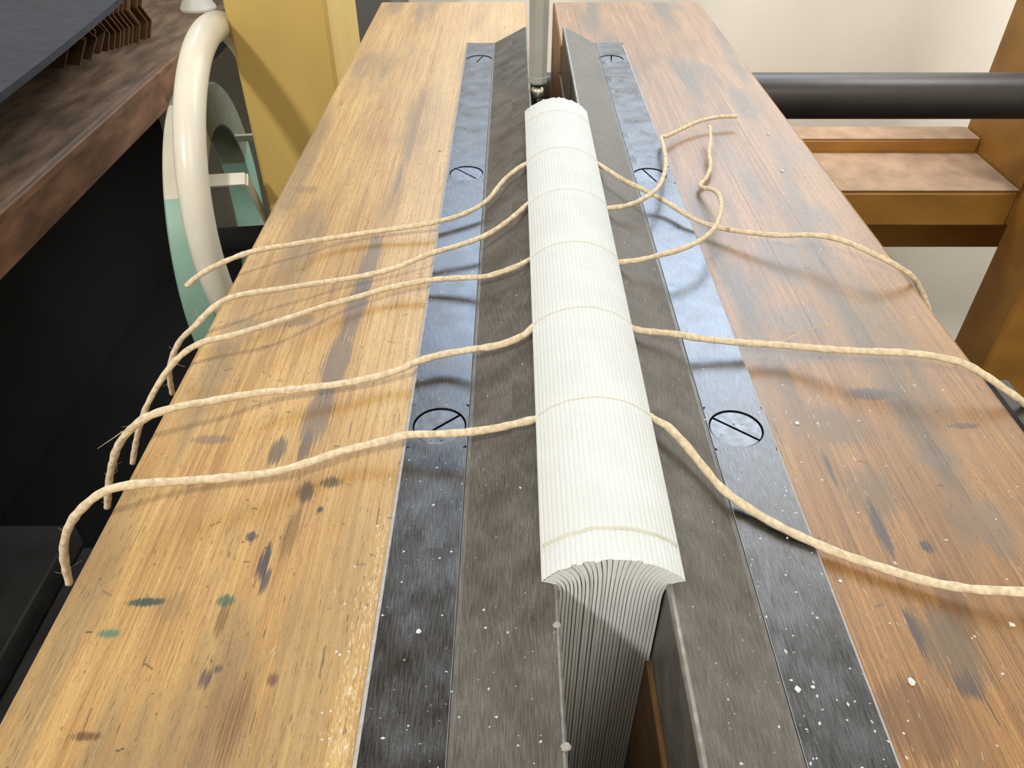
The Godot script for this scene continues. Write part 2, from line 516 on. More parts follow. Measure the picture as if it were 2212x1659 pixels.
func _ready() -> void:
	# ---------- camera, air, lights ----------
	var cam := Camera3D.new()
	cam.name = "camera"
	cam.fov = 53.38
	cam.near = 0.01
	cam.far = 30.0
	cam.position = V(0, 0.14, 0)
	cam.rotation_degrees = V(-39.424, 0, 0)
	add_child(cam)
	cam.current = true
	var env := Environment.new()
	env.background_mode = Environment.BG_COLOR
	env.background_color = Color(0.02, 0.02, 0.02)
	env.tonemap_mode = Environment.TONE_MAPPER_LINEAR
	env.tonemap_exposure = 1.05
	env.sdfgi_enabled = true
	env.ssao_enabled = true
	env.ssil_enabled = true
	var we := WorldEnvironment.new()
	we.name = "air"
	we.environment = env
	add_child(we)
	make_materials()
	panel_lamp("pendant_lamp", "square white work lamp hung high at left behind the viewer", V(-1.14, 1.44, 0.94), V(1.15, -1.44, -1.04), Vector2(0.17, 0.17), Color(1.0, 0.975, 0.945), 2.7, 6.0)
	panel_lamp("wall_lamp", "wide cool white lamp fixed high on the back wall", V(0.05, 0.74, -1.29), V(0.0, -0.35, 1.0), Vector2(1.1, 0.30), Color(0.80, 0.90, 1.0), 1.0, 1.8, Vector3.UP)
	panel_lamp("added_wall_light", "added unseen light in front of the back wall, turned to brighten it", V(0.75, 1.15, -0.80), V(0.0, -0.45, -0.9), Vector2(0.9, 0.12), Color(1.0, 1.0, 1.0), 2.5, 2.0, Vector3.RIGHT)  # unseen light added only to brighten the back wall
	panel_lamp("added_fill_light", "added unseen fill light under the ceiling behind the viewer", V(0.70, 1.69, 1.25), V(0.0, -1.0, 0.0), Vector2(0.9, 0.9), Color(1.0, 0.955, 0.89), 1.8, 1.0)  # unseen fill, added to lift the overall brightness

	build_room()
	build_press()
	build_book()
	build_rod()
	build_left()
	build_right()
	build_crumbs()

func build_room() -> void:
	struct("floor", boxed(V(-1.9, -1.05, -1.5), V(1.9, -0.95, 2.1), 0.0), M.floor, "dark workshop floor under the press and the benches")
	struct("ceiling", boxed(V(-1.9, 1.75, -1.5), V(1.9, 1.85, 2.1), 0.0), M.ceiling, "plain off white workshop ceiling")
	struct("wall_back", boxed(V(-1.9, -0.95, -1.5), V(1.9, 1.75, -1.34), 0.0), M.wall, "cream painted wall behind the press")
	struct("wall_left", boxed(V(-1.9, -0.95, -1.34), V(-1.8, 1.75, 2.0), 0.0), M.wall, "cream painted wall on the left")
	struct("wall_right", boxed(V(1.8, -0.95, -1.34), V(1.9, 1.75, 2.0), 0.0), M.wall, "cream painted wall on the right")
	struct("wall_front", boxed(V(-1.9, -0.95, 2.0), V(1.9, 1.75, 2.1), 0.0), M.wall, "cream painted wall behind the viewer")

func outline(points: Array) -> PackedVector2Array:
	var o := PackedVector2Array()
	for p in points:
		o.append(Vector2(p[0], p[1]))
	return o

func mirrored(points: Array, about: float) -> Array:
	var o := []
	for k in range(points.size() - 1, -1, -1):
		o.append([2 * about - points[k][0], points[k][1]])
	return o

func build_press() -> void:
	var press := thing("backing_press", "worn wooden backing press with two steel lined cheeks clamping the book", "press")
	var z0 := -0.6126
	var z1 := 0.05
	var ze := -0.5043
	# wooden cheeks, each of staves glued side by side
	map_uv(-0.0985, -0.615, 0.11, 0.675)
	var left := node("cheek", press)
	left.set_meta("label", "paler left cheek of worn beech")
	var st := begin()
	prism(st, outline([[-0.0965, -0.10], [-0.0455, -0.10], [-0.0455, -0.00006], [-0.04556, 0.0], [-0.0950, 0.0], [-0.0961, -0.0005], [-0.0965, -0.0018]]), z0, z1, 8)
	obj("stave", st, M.left_wood, left)
	st = begin()
	prism(st, outline([[0.0102, -0.10], [0.0102, -0.0172], [0.0060, -0.0172], [0.0060, -0.0030], [-0.0286, -0.0030], [-0.0286, 0.0], [-0.04544, 0.0], [-0.0455, -0.00006], [-0.0455, -0.10]]), ze, z1, 6)
	prism(st, outline([[0.0102, -0.10], [0.0102, -0.0008], [0.0094, 0.0], [-0.04544, 0.0], [-0.0455, -0.00006], [-0.0455, -0.10]]), z0, ze, 2)
	obj("stave", st, M.left_wood, left)
	map_uv(0.029, -0.615, 0.11, 0.675)
	var right := node("cheek", press)
	right.set_meta("label", "browner stained right cheek")
	st = begin()
	prism(st, outline([[0.0302, -0.10], [0.0955, -0.10], [0.0955, -0.00006], [0.09544, 0.0], [0.0696, 0.0], [0.0696, -0.0030], [0.0340, -0.0030], [0.0340, -0.0172], [0.0308, -0.0172], [0.0302, -0.0176]]), ze, z1, 6)
	prism(st, outline([[0.0302, -0.10], [0.0955, -0.10], [0.0955, -0.00006], [0.09544, 0.0], [0.0312, 0.0], [0.0302, -0.0010]]), z0, ze, 2)
	obj("stave", st, M.right_wood, right)
	st = begin()
	prism(st, outline([[0.0955, -0.10], [0.1115, -0.10], [0.1115, -0.00006], [0.11144, 0.0], [0.09556, 0.0], [0.0955, -0.00006]]), z0, z1, 8)
	obj("stave", st, M.right_wood, right)
	st = begin()
	prism(st, outline([[0.1115, -0.10], [0.1380, -0.10], [0.1380, -0.0018], [0.1376, -0.0005], [0.1365, 0.0], [0.11156, 0.0], [0.1115, -0.00006]]), z0, z1, 8)
	obj("stave", st, M.right_wood, right)
	# steel strips let into the top, countersunk for slotted screws
	map_uv(0.0, 0.0, 0.055, 0.11)
	steel_strip(press, -0.0285, -0.01175, ze, z1, -1, [[-0.0194, -0.151, 0.72], [-0.0196, -0.3115, 2.3], [-0.0192, -0.4720, 1.3], [-0.0194, 0.0095, 0.4]])
	steel_strip(press, 0.05245, 0.0695, ze, z1, 1, [[0.0598, -0.150, 2.45], [0.0590, -0.3095, 1.9], [0.0588, -0.4720, 1.45], [0.0598, 0.0105, 0.9]])
	# the bevelled jaws
	st = begin()
	prism(st, outline([[-0.0117, -0.0029], [0.0061, -0.0029], [0.0061, -0.0169], [0.0092, -0.0169], [0.0092, 0.0106], [0.0088, 0.0111], [0.0083, 0.0110], [-0.0102, 0.0017], [-0.0106, 0.0015], [-0.0115, 0.0015], [-0.0117, 0.0012]]), ze, z1, 10)
	var jaw := obj("jaw", st, M.jaw, press)
	st = begin()
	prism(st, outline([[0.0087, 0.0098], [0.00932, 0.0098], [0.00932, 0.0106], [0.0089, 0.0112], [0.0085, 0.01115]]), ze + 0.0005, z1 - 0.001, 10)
	obj("worn_edge", st, M.bright, jaw, "worn edge with its highlight put into the colour")
	st = begin()
	prism(st, outline([[0.0339, -0.0169], [0.0339, -0.0029], [0.0524, -0.0029], [0.0524, 0.0012], [0.0522, 0.0015], [0.0513, 0.0015], [0.0509, 0.0017], [0.0322, 0.0110], [0.0317, 0.0111], [0.0313, 0.0106], [0.0313, -0.0169]]), ze, z1, 10)
	jaw = obj("jaw", st, M.jaw, press)
	st = begin()
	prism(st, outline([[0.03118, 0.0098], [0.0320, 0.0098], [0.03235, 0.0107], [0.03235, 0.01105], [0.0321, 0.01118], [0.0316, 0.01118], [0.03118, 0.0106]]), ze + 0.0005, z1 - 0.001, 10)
	obj("worn_edge", st, M.bright, jaw, "worn edge with its highlight put into the colour")
	# the two screws that draw the cheeks together, seen only down the gap
	for z in [-0.545, -0.02]:
		st = begin(false)
		tube(st, PackedVector3Array([V(-0.13, -0.07, z), V(0.16, -0.07, z)]), 0.014, 20)
		obj("screw_rod", st, M.black_steel, press)
	st = boxed(V(0.1382, -0.030, -0.176), V(0.1475, -0.0015, -0.146), 0.002)
	var clamp_plate := obj("side_clamp", st, M.black_steel, press, "dark steel clamp on the right side")
	st = begin(false)
	lathe(st, [Vector2(0.0, 0.008), Vector2(0.004, 0.0075), Vector2(0.0058, 0.004), Vector2(0.006, 0.0), Vector2(0.0, 0.0)], Transform3D(Basis(Vector3.BACK, -PI / 2), V(0.1475, -0.010, -0.160)), 20)
	obj("bolt", st, M.screw, clamp_plate)
	# stand under the press
	var stand := thing("press_stand", "dark wooden stand carrying the backing press", "stand")
	for x in [-0.06, 0.105]:
		for z in [-0.55, -0.05]:
			obj("leg", boxed(V(x - 0.028, -0.95, z - 0.035), V(x + 0.028, -0.145, z + 0.035), 0.003), M.stand, stand)
	for z in [-0.55, -0.05]:
		obj("rail", boxed(V(-0.09, -0.145, z - 0.04), V(0.133, -0.1003, z + 0.04), 0.003), M.stand, stand)

# a flat bar with round holes; outer says on which side its worn outer edge lies
func steel_strip(press: Node3D, xa: float, xb: float, z0: float, z1: float, outer: int, screws: Array) -> void:
	var top := 0.0015
	var low := -0.0029
	var r := 0.0072
	var c := 0.0009
	var x0 := xa + (c if outer < 0 else 0.0001)
	var x1 := xb - (c if outer > 0 else 0.0001)
	var st := begin()
	var cuts := []
	for s in screws:
		cuts.append([s[1] - 0.0085, s[1] + 0.0085, s[0], s[1]])
	cuts.sort_custom(func(a, b): return a[0] < b[0])
	var z := z0
	for k in cuts:
		quad(st, V(x0, top, k[0]), V(x0, top, z), V(x1, top, z), V(x1, top, k[0])) if false else quad(st, V(x0, top, z), V(x0, top, k[0]), V(x1, top, k[0]), V(x1, top, z))
		var n := 48
		for i in n:
			var a := TAU * i / n
			var b := TAU * (i + 1) / n
			var pa := rim_point(a, x0, x1, k[0], k[1], k[2], k[3])
			var pb := rim_point(b, x0, x1, k[0], k[1], k[2], k[3])
			var ca := V(k[2] + r * cos(a), top, k[3] - r * sin(a))
			var cb := V(k[2] + r * cos(b), top, k[3] - r * sin(b))
			quad(st, ca, V(pa.x, top, pa.y), V(pb.x, top, pb.y), cb)
			quad(st, V(ca.x, low + 0.0022, ca.z), ca, cb, V(cb.x, low + 0.0022, cb.z))
		z = k[1]
	quad(st, V(x0, top, z), V(x0, top, z1), V(x1, top, z1), V(x1, top, z))
	# worn chamfer, sides, ends and underside
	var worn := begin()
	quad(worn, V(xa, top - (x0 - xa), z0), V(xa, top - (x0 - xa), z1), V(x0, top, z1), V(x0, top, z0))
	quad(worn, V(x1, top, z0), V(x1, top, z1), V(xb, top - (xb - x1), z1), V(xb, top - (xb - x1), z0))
	quad(st, V(xa, low, z0), V(xa, low, z1), V(xa, top - (x0 - xa), z1), V(xa, top - (x0 - xa), z0))
	quad(st, V(xb, top - (xb - x1), z0), V(xb, top - (xb - x1), z1), V(xb, low, z1), V(xb, low, z0))
	quad(st, V(xa, low, z1), V(xb, low, z1), V(xb, top, z1), V(xa, top, z1))
	quad(st, V(xb, low, z0), V(xa, low, z0), V(xa, top, z0), V(xb, top, z0))
	quad(st, V(xb, low, z0), V(xb, low, z1), V(xa, low, z1), V(xa, low, z0))
	var strip := obj("fixing_strip", st, M.strip, press)
	obj("worn_edge", worn, M.edge, strip, "worn edge with its highlight put into the colour")
	for s in screws:
		var t := begin()
		var turn: float = s[2]
		for side in [0.0, PI]:
			var rim := []
			var rr := 0.0071
			var half := 0.0004
			var a0 := asin(half / rr)
			for i in 17:
				var a := lerpf(a0, PI - a0, i / 16.0)
				rim.append(Vector2(rr * cos(a), rr * sin(a)).rotated(side + turn))
			var top_y := 0.0011
			var n := rim.size()
			for i in n:
				var a: Vector2 = rim[i]
				var b: Vector2 = rim[(i + 1) % n]
				var ai := a * 0.95
				var bi := b * 0.95
				quad(t, V(s[0] + a.x, -0.001, s[1] - a.y), V(s[0] + b.x, -0.001, s[1] - b.y), V(s[0] + b.x, top_y - 0.0003, s[1] - b.y), V(s[0] + a.x, top_y - 0.0003, s[1] - a.y))
				quad(t, V(s[0] + a.x, top_y - 0.0003, s[1] - a.y), V(s[0] + b.x, top_y - 0.0003, s[1] - b.y), V(s[0] + bi.x, top_y, s[1] - bi.y), V(s[0] + ai.x, top_y, s[1] - ai.y))
				if i > 0 and i < n - 1:
					var o: Vector2 = rim[0] * 0.95
					tri(t, V(s[0] + o.x, top_y, s[1] - o.y), V(s[0] + ai.x, top_y, s[1] - ai.y), V(s[0] + bi.x, top_y, s[1] - bi.y))
		var n2 := 32
		for i in n2:
			var a := TAU * i / n2
			var b := TAU * (i + 1) / n2
			tri(t, V(s[0], -0.0006, s[1]), V(s[0] + 0.0072 * cos(a), -0.0006, s[1] - 0.0072 * sin(a)), V(s[0] + 0.0072 * cos(b), -0.0006, s[1] - 0.0072 * sin(b)))
		obj("screw", t, M.screw, strip)

func rim_point(a: float, x0: float, x1: float, z0: float, z1: float, cx: float, cz: float) -> Vector2:
	var dx := cos(a)
	var dz := -sin(a)
	var t := 1e9
	if dx > 1e-6:
		t = minf(t, (x1 - cx) / dx)
	if dx < -1e-6:
		t = minf(t, (x0 - cx) / dx)
	if dz > 1e-6:
		t = minf(t, (z1 - cz) / dz)
	if dz < -1e-6:
		t = minf(t, (z0 - cz) / dz)
	return Vector2(cx + dx * t, cz + dz * t)

func spine_at(a: float, extra := 0.0) -> Vector2:
	return Vector2(0.0204 + (0.01915 + extra) * sin(a), -0.00065 + (0.01915 + extra) * cos(a))

# the middle line of one folded section, from the fore edge up through the jaws to its fold
func leaf_path(u: float) -> PackedVector2Array:
	var a := u * 0.825
	var tip := spine_at(a)
	var lean := a * 1.62
	var base := Vector2(0.0202 + 0.0103 * u, 0.0015)
	var c1 := base + Vector2(0, (tip.y - base.y) * (0.50 + 0.12 * smoothstep(0.4, 1.0, absf(u))))
	var c2 := tip - Vector2(sin(lean), cos(lean)) * (0.0036 + 0.0012 * absf(u))
	var path := PackedVector2Array([Vector2(base.x, -0.125), Vector2(base.x, -0.03)])
	for k in 11:
		path.append(base.bezier_interpolate(c1, c2, tip, k / 10.0))
	return path

func build_book() -> void:
	var book := thing("sewn_book", "unbound white book sewn on cords, spine up, held in the steel jaws of the press", "book", V(0.0204, -0.125, -0.225))
	var off := -book.position
	var rng := RandomNumberGenerator.new()
	rng.seed = 4
	var count := 27
	var span := 0.825
	for i in count:
		var u := -1.0 + 2.0 * i / (count - 1)
		var a := u * span
		var path := leaf_path(u)
		var before := leaf_path(u - 2.0 / (count - 1))
		var after := leaf_path(u + 2.0 / (count - 1))
		var tip := path[path.size() - 1]
		var l := PackedVector2Array()
		var r := PackedVector2Array()
		var n := path.size()
		for k in n:
			var d := (path[mini(k + 1, n - 1)] - path[maxi(k - 1, 0)]).normalized()
			var side := Vector2(d.y, -d.x)
			var gap := 0.38 if path[k].y < 0.012 else 0.42
			l.append(path[k] - side * clampf(absf((before[k] - path[k]).dot(side)) * gap, 0.0002, 0.0006))
			r.append(path[k] + side * clampf(absf((after[k] - path[k]).dot(side)) * gap, 0.0002, 0.0006))
		var d := Vector2(sin(a), cos(a))
		var side := Vector2(d.y, -d.x)
		var ring := PackedVector2Array()
		ring.append_array(r)
		for k in range(0, 7):
			var b := PI * k / 6.0
			ring.append(tip + 0.00063 * cos(b) * side + 0.00019 * sin(b) * d)
		for k in range(n - 1, -1, -1):
			ring.append(l[k])
		var zn := -0.0935 + rng.randf_range(-0.0003, 0.0003)
		var zf := -0.355 + rng.randf_range(-0.0008, 0.0008)
		var st := begin()
		var m := ring.size()
		for k in m:
			var p := ring[k]
			var q := ring[(k + 1) % m]
			quad(st, V(p.x, p.y, zf) + off, V(q.x, q.y, zf) + off, V(q.x, q.y, zn) + off, V(p.x, p.y, zn) + off)
		for k in n - 1:
			quad(st, V(l[k].x, l[k].y, zn) + off, V(r[k].x, r[k].y, zn) + off, V(r[k + 1].x, r[k + 1].y, zn) + off, V(l[k + 1].x, l[k + 1].y, zn) + off)
			quad(st, V(r[k].x, r[k].y, zf) + off, V(l[k].x, l[k].y, zf) + off, V(l[k + 1].x, l[k + 1].y, zf) + off, V(r[k + 1].x, r[k + 1].y, zf) + off)
		for k in range(n, n + 7):
			var p := ring[k - 1]
			var q := ring[k]
			tri(st, V(l[n - 1].x, l[n - 1].y, zn) + off, V(p.x, p.y, zn) + off, V(q.x, q.y, zn) + off)
			tri(st, V(l[n - 1].x, l[n - 1].y, zf) + off, V(q.x, q.y, zf) + off, V(p.x, p.y, zf) + off)
		obj("signature", st, M.paper, book)
	# threads across the spine: two kettle stitches and five over the cords
	for z in [-0.1016, -0.1425, -0.1822, -0.2203, -0.2590, -0.2975, -0.3385]:
		var line := []
		for k in 15:
			var a := lerpf(-0.80, 0.80, k / 14.0)
			var p := spine_at(a, 0.00012 if z > -0.11 else 0.00004)
			line.append(V(p.x, p.y, z + rng.randf_range(-0.00012, 0.00012)) + off)
		var st := begin(false)
		tube(st, smooth_line(line, 0.0006), 0.00040 if z > -0.11 else 0.00028, 8, 2, 0.0012)
		obj("sewing_thread", st, M.thread, book)
	var cords := [
		[V(-0.1098, 0.0020, -0.2198), V(-0.1053, 0.0050, -0.2217), V(-0.0996, 0.0070, -0.2253), V(-0.0902, 0.0080, -0.2320), V(-0.0767, 0.0060, -0.2414), V(-0.0685, 0.0040, -0.2484), V(-0.0525, 0.0035, -0.2546), V(-0.0391, 0.0042, -0.2576), V(-0.0289, 0.0048, -0.2601), V(-0.0187, 0.0050, -0.2661), V(-0.0101, 0.0062, -0.2746), V(-0.0030, 0.0095, -0.2871), V(0.0013, 0.0125, -0.2891), V(0.0064, 0.0113, -0.2990), V(0.0084, 0.0112, -0.3025),
		V(0.0343, 0.0112, -0.2993), V(0.0360, 0.0112, -0.2966), V(0.0393, 0.0125, -0.2874), V(0.0438, 0.0105, -0.2849), V(0.0537, 0.0072, -0.2807), V(0.0603, 0.0055, -0.2752), V(0.0675, 0.0048, -0.2646), V(0.0753, 0.0040, -0.2587), V(0.0841, 0.0050, -0.2525), V(0.0955, 0.0070, -0.2460), V(0.1072, 0.0090, -0.2423), V(0.1148, 0.0100, -0.2365), V(0.1220, 0.0095, -0.2293), V(0.1293, 0.0070, -0.2259), V(0.1363, 0.0030, -0.2250), V(0.1419, -0.0030, -0.2272), V(0.1458, -0.0080, -0.2275), V(0.1490, -0.0130, -0.2271)],
		[V(-0.1173, -0.0300, -0.2016), V(-0.1134, -0.0180, -0.1974), V(-0.1096, -0.0100, -0.1953), V(-0.1043, -0.0020, -0.1944), V(-0.0980, 0.0040, -0.1934), V(-0.0919, 0.0090, -0.1962), V(-0.0872, 0.0100, -0.2006), V(-0.0751, 0.0080, -0.2083), V(-0.0624, 0.0050, -0.2173), V(-0.0511, 0.0040, -0.2228), V(-0.0407, 0.0040, -0.2279), V(-0.0284, 0.0060, -0.2345), V(-0.0173, 0.0068, -0.2399), V(-0.0093, 0.0078, -0.2445), V(-0.0010, 0.0110, -0.2499), V(0.0064, 0.0113, -0.2630), V(0.0081, 0.0122, -0.2643),
		V(0.0337, 0.0112, -0.2579), V(0.0355, 0.0112, -0.2587), V(0.0416, 0.0120, -0.2589), V(0.0485, 0.0112, -0.2655), V(0.0552, 0.0105, -0.2749), V(0.0606, 0.0090, -0.2895), V(0.0647, 0.0080, -0.3077), V(0.0671, 0.0065, -0.3287), V(0.0683, 0.0055, -0.3413), V(0.0711, 0.0050, -0.3437), V(0.0791, 0.0045, -0.3529), V(0.0895, 0.0050, -0.3621), V(0.0991, 0.0055, -0.3662), V(0.1088, 0.0055, -0.3675)],
		[V(-0.1237, -0.0380, -0.1760), V(-0.1186, -0.0270, -0.1747), V(-0.1138, -0.0180, -0.1731), V(-0.1091, -0.0100, -0.1723), V(-0.1034, -0.0020, -0.1743), V(-0.0972, 0.0045, -0.1770), V(-0.0899, 0.0090, -0.1780), V(-0.0818, 0.0095, -0.1809), V(-0.0710, 0.0075, -0.1909), V(-0.0597, 0.0050, -0.2030), V(-0.0520, 0.0040, -0.2091), V(-0.0408, 0.0040, -0.2155), V(-0.0287, 0.0050, -0.2185), V(-0.0163, 0.0060, -0.2186), V(-0.0086, 0.0073, -0.2174), V(0.0006, 0.0108, -0.2171), V(0.0063, 0.0113, -0.2217), V(0.0080, 0.0121, -0.2217),
		V(0.0340, 0.0112, -0.2194), V(0.0355, 0.0112, -0.2197), V(0.0417, 0.0120, -0.2198), V(0.0502, 0.0110, -0.2252), V(0.0588, 0.0110, -0.2298), V(0.0661, 0.0115, -0.2354), V(0.0718, 0.0115, -0.2437), V(0.0767, 0.0110, -0.2572), V(0.0800, 0.0090, -0.2728), V(0.0803, 0.0060, -0.2853), V(0.0778, 0.0025, -0.2962), V(0.0818, 0.0025, -0.3039), V(0.0858, 0.0030, -0.3145), V(0.0875, 0.0040, -0.3270), V(0.0907, 0.0050, -0.3404), V(0.0918, 0.0070, -0.3498)],
		[V(-0.1200, -0.0320, -0.1518), V(-0.1136, -0.0180, -0.1489), V(-0.1090, -0.0090, -0.1473), V(-0.1049, -0.0020, -0.1464), V(-0.0991, 0.0050, -0.1452), V(-0.0931, 0.0095, -0.1456), V(-0.0865, 0.0105, -0.1480), V(-0.0801, 0.0085, -0.1526), V(-0.0700, 0.0060, -0.1589), V(-0.0585, 0.0045, -0.1627), V(-0.0451, 0.0040, -0.1663), V(-0.0339, 0.0040, -0.1709), V(-0.0274, 0.0055, -0.1736), V(-0.0196, 0.0060, -0.1766), V(-0.0115, 0.0078, -0.1765), V(-0.0035, 0.0095, -0.1764), V(0.0032, 0.0118, -0.1778), V(0.0065, 0.0114, -0.1834), V(0.0077, 0.0120, -0.1840),
		V(0.0343, 0.0112, -0.1825), V(0.0355, 0.0112, -0.1816), V(0.0395, 0.0110, -0.1809), V(0.0484, 0.0080, -0.1837), V(0.0568, 0.0065, -0.1835), V(0.0679, 0.0055, -0.1830), V(0.0789, 0.0050, -0.1825), V(0.0887, 0.0060, -0.1795), V(0.0989, 0.0080, -0.1755), V(0.1106, 0.0095, -0.1727), V(0.1186, 0.0100, -0.1703), V(0.1254, 0.0095, -0.1678), V(0.1317, 0.0070, -0.1653), V(0.1365, 0.0045, -0.1627), V(0.1421, 0.0010, -0.1618), V(0.1509, -0.0060, -0.1629)],
		[V(-0.1143, -0.0250, -0.1197), V(-0.1120, -0.0160, -0.1194), V(-0.1094, -0.0090, -0.1189), V(-0.1050, -0.0010, -0.1187), V(-0.0990, 0.0060, -0.1183), V(-0.0933, 0.0100, -0.1194), V(-0.0879, 0.0105, -0.1209), V(-0.0792, 0.0080, -0.1244), V(-0.0696, 0.0060, -0.1274), V(-0.0593, 0.0050, -0.1300), V(-0.0524, 0.0040, -0.1337), V(-0.0429, 0.0040, -0.1386), V(-0.0339, 0.0045, -0.1414), V(-0.0266, 0.0065, -0.1419), V(-0.0195, 0.0072, -0.1415), V(-0.0124, 0.0078, -0.1414), V(-0.0042, 0.0095, -0.1412), V(0.0028, 0.0118, -0.1410), V(0.0065, 0.0114, -0.1426), V(0.0077, 0.0119, -0.1425),
		V(0.0344, 0.0112, -0.1440), V(0.0354, 0.0112, -0.1428), V(0.0383, 0.0118, -0.1396), V(0.0421, 0.0095, -0.1362), V(0.0466, 0.0065, -0.1304), V(0.0503, 0.0045, -0.1254), V(0.0560, 0.0030, -0.1202), V(0.0631, 0.0028, -0.1141), V(0.0722, 0.0020, -0.1088), V(0.0810, 0.0020, -0.1044), V(0.0895, 0.0022, -0.1005), V(0.0980, 0.0030, -0.0979), V(0.1067, 0.0040, -0.0965), V(0.1160, 0.0040, -0.0957)],
	]
	var wisps := [[V(-0.0868, 0.0104, -0.1478), V(-0.097, 0.008, -0.1433), V(-0.1045, 0.003, -0.1432), V(-0.1085, 0.000, -0.1436)], [V(0.0790, 0.0052, -0.1825), V(0.0855, 0.0062, -0.1865), V(0.0950, 0.0055, -0.1910), V(0.1050, 0.0035, -0.1905)]]
	for k in cords.size():
		var st := begin(false)
		var line := smooth_line(cords[k], 0.0009)
		for i in line.size():
			line[i] += off
		tube(st, line, 0.00102 if k > 2 else 0.00090, 16, 2, 0.0130)
		var cord := obj("cord", st, M.cord, book, "beige twisted hemp cord, loose at both ends")
		if k == 3:
			for w in wisps:
				var f := begin(false)
				var fl := smooth_line(w, 0.002)
				for i in fl.size():
					fl[i] += off
				tube(f, fl, 0.00022, 6, 0, 1.0, true)
				obj("loose_strand", f, M.fibre, cord)
		var hairs := begin(false)
		for j in (26 if k >= 3 else 16):
			var i := rng.randi_range(0, line.size() - 1)
			if rng.randf() < 0.5:
				i = rng.randi_range(0, line.size() / 4)
			var p := line[i]
			var d := V(rng.randf_range(-1, 1), rng.randf_range(-0.2, 1), rng.randf_range(-1, 1)).normalized()
			var e := V(rng.randf_range(-1, 1), rng.randf_range(-0.5, 1), rng.randf_range(-1, 1)).normalized()
			var len := rng.randf_range(0.0015, 0.005)
			tube(hairs, PackedVector3Array([p, p + d * len * 0.5, p + d * len * 0.8 + e * len * 0.4]), 0.00006, 4, 0, 1.0, true, false)
		var fuzz := obj("fuzz", hairs, M.fibre, cord)
		fuzz.set_meta("kind", "stuff")

func build_rod() -> void:
	var rod := thing("metal_rod", "upright grey metal rod with a small polished ball tip in the gap behind the book", "rod", V(0.0128, -0.056, -0.390))
	# eight sided bar, slightly wider upwards
	var st := begin()
	var ring := []
	for row in [[0.0702, 0.0044], [0.0710, 0.0047], [0.0735, 0.0047], [0.0737, 0.0045], [0.32, 0.0066]]:
		var line := []
		for k in 8:
			var a := TAU * (k + 0.5) / 8
			line.append(V(cos(a) * row[1] * 1.04, row[0], sin(a) * row[1] * 1.04))
		ring.append(line)
	for i in 4:
		for k in 8:
			quad(st, ring[i][(k + 1) % 8], ring[i][k], ring[i + 1][k], ring[i + 1][(k + 1) % 8])
	for k in range(1, 7):
		tri(st, ring[0][0], ring[0][k], ring[0][k + 1])
		tri(st, ring[4][0], ring[4][k + 1], ring[4][k])
	obj("shaft", st, M.rod, rod)
	st = begin(false)
	lathe(st, [Vector2(0.0, 0.0702), Vector2(0.0033, 0.0702), Vector2(0.0031, 0.0690), Vector2(0.0018, 0.0680)], Transform3D.IDENTITY, 24)
	obj("collar", st, M.black_steel, rod)
	st = begin(false)
	var prof := []
	for k in 13:
		var a := PI / 2 - PI * k / 12.0
		prof.append(Vector2(maxf(0.0034 * cos(a), 0.0), 0.0655 + 0.0034 * sin(a)))
	lathe(st, prof, Transform3D.IDENTITY, 24)
	obj("ball_tip", st, M.chrome, rod, "polished ball tip")
	st = begin(false)
	lathe(st, [Vector2(0.0, 0.0630), Vector2(0.0022, 0.0630), Vector2(0.0022, 0.0), Vector2(0.0, 0.0)], Transform3D.IDENTITY, 16)
	obj("pin", st, M.black_steel, rod)
	st = begin(false)
	tube(st, PackedVector3Array([V(-0.0024, -0.006, 0), V(0.0171, -0.006, 0)]), 0.006, 16)
	obj("cross_pin", st, M.black_steel, rod)

# a circle in the wheel's plane: axis n, u runs away from the viewer, w up
func wheel_point(c: Vector3, r: float, t: float, yaw := -0.1398) -> Vector3:
	return c + r * (cos(t) * V(sin(yaw), 0, -cos(yaw)) + sin(t) * Vector3.UP)

func ring_band(c: Vector3, n: Vector3, ro: float, ri: float, a0: float, a1: float, depth: float, steps: int) -> SurfaceTool:
	var st := begin()
	var b := 0.0015
	for k in steps:
		var s := lerpf(a0, a1, float(k) / steps)
		var t := lerpf(a0, a1, float(k + 1) / steps)
		var sec := [[ro, b], [ro, depth - b], [ro - b, depth], [ri + b, depth], [ri, depth - b], [ri, b], [ri + b, 0.0], [ro - b, 0.0]]
		for i in 8:
			var p: Array = sec[i]
			var q: Array = sec[(i + 1) % 8]
			quad(st, wheel_point(c + n * p[1], p[0], s), wheel_point(c + n * q[1], q[0], s), wheel_point(c + n * q[1], q[0], t), wheel_point(c + n * p[1], p[0], t))
	return st

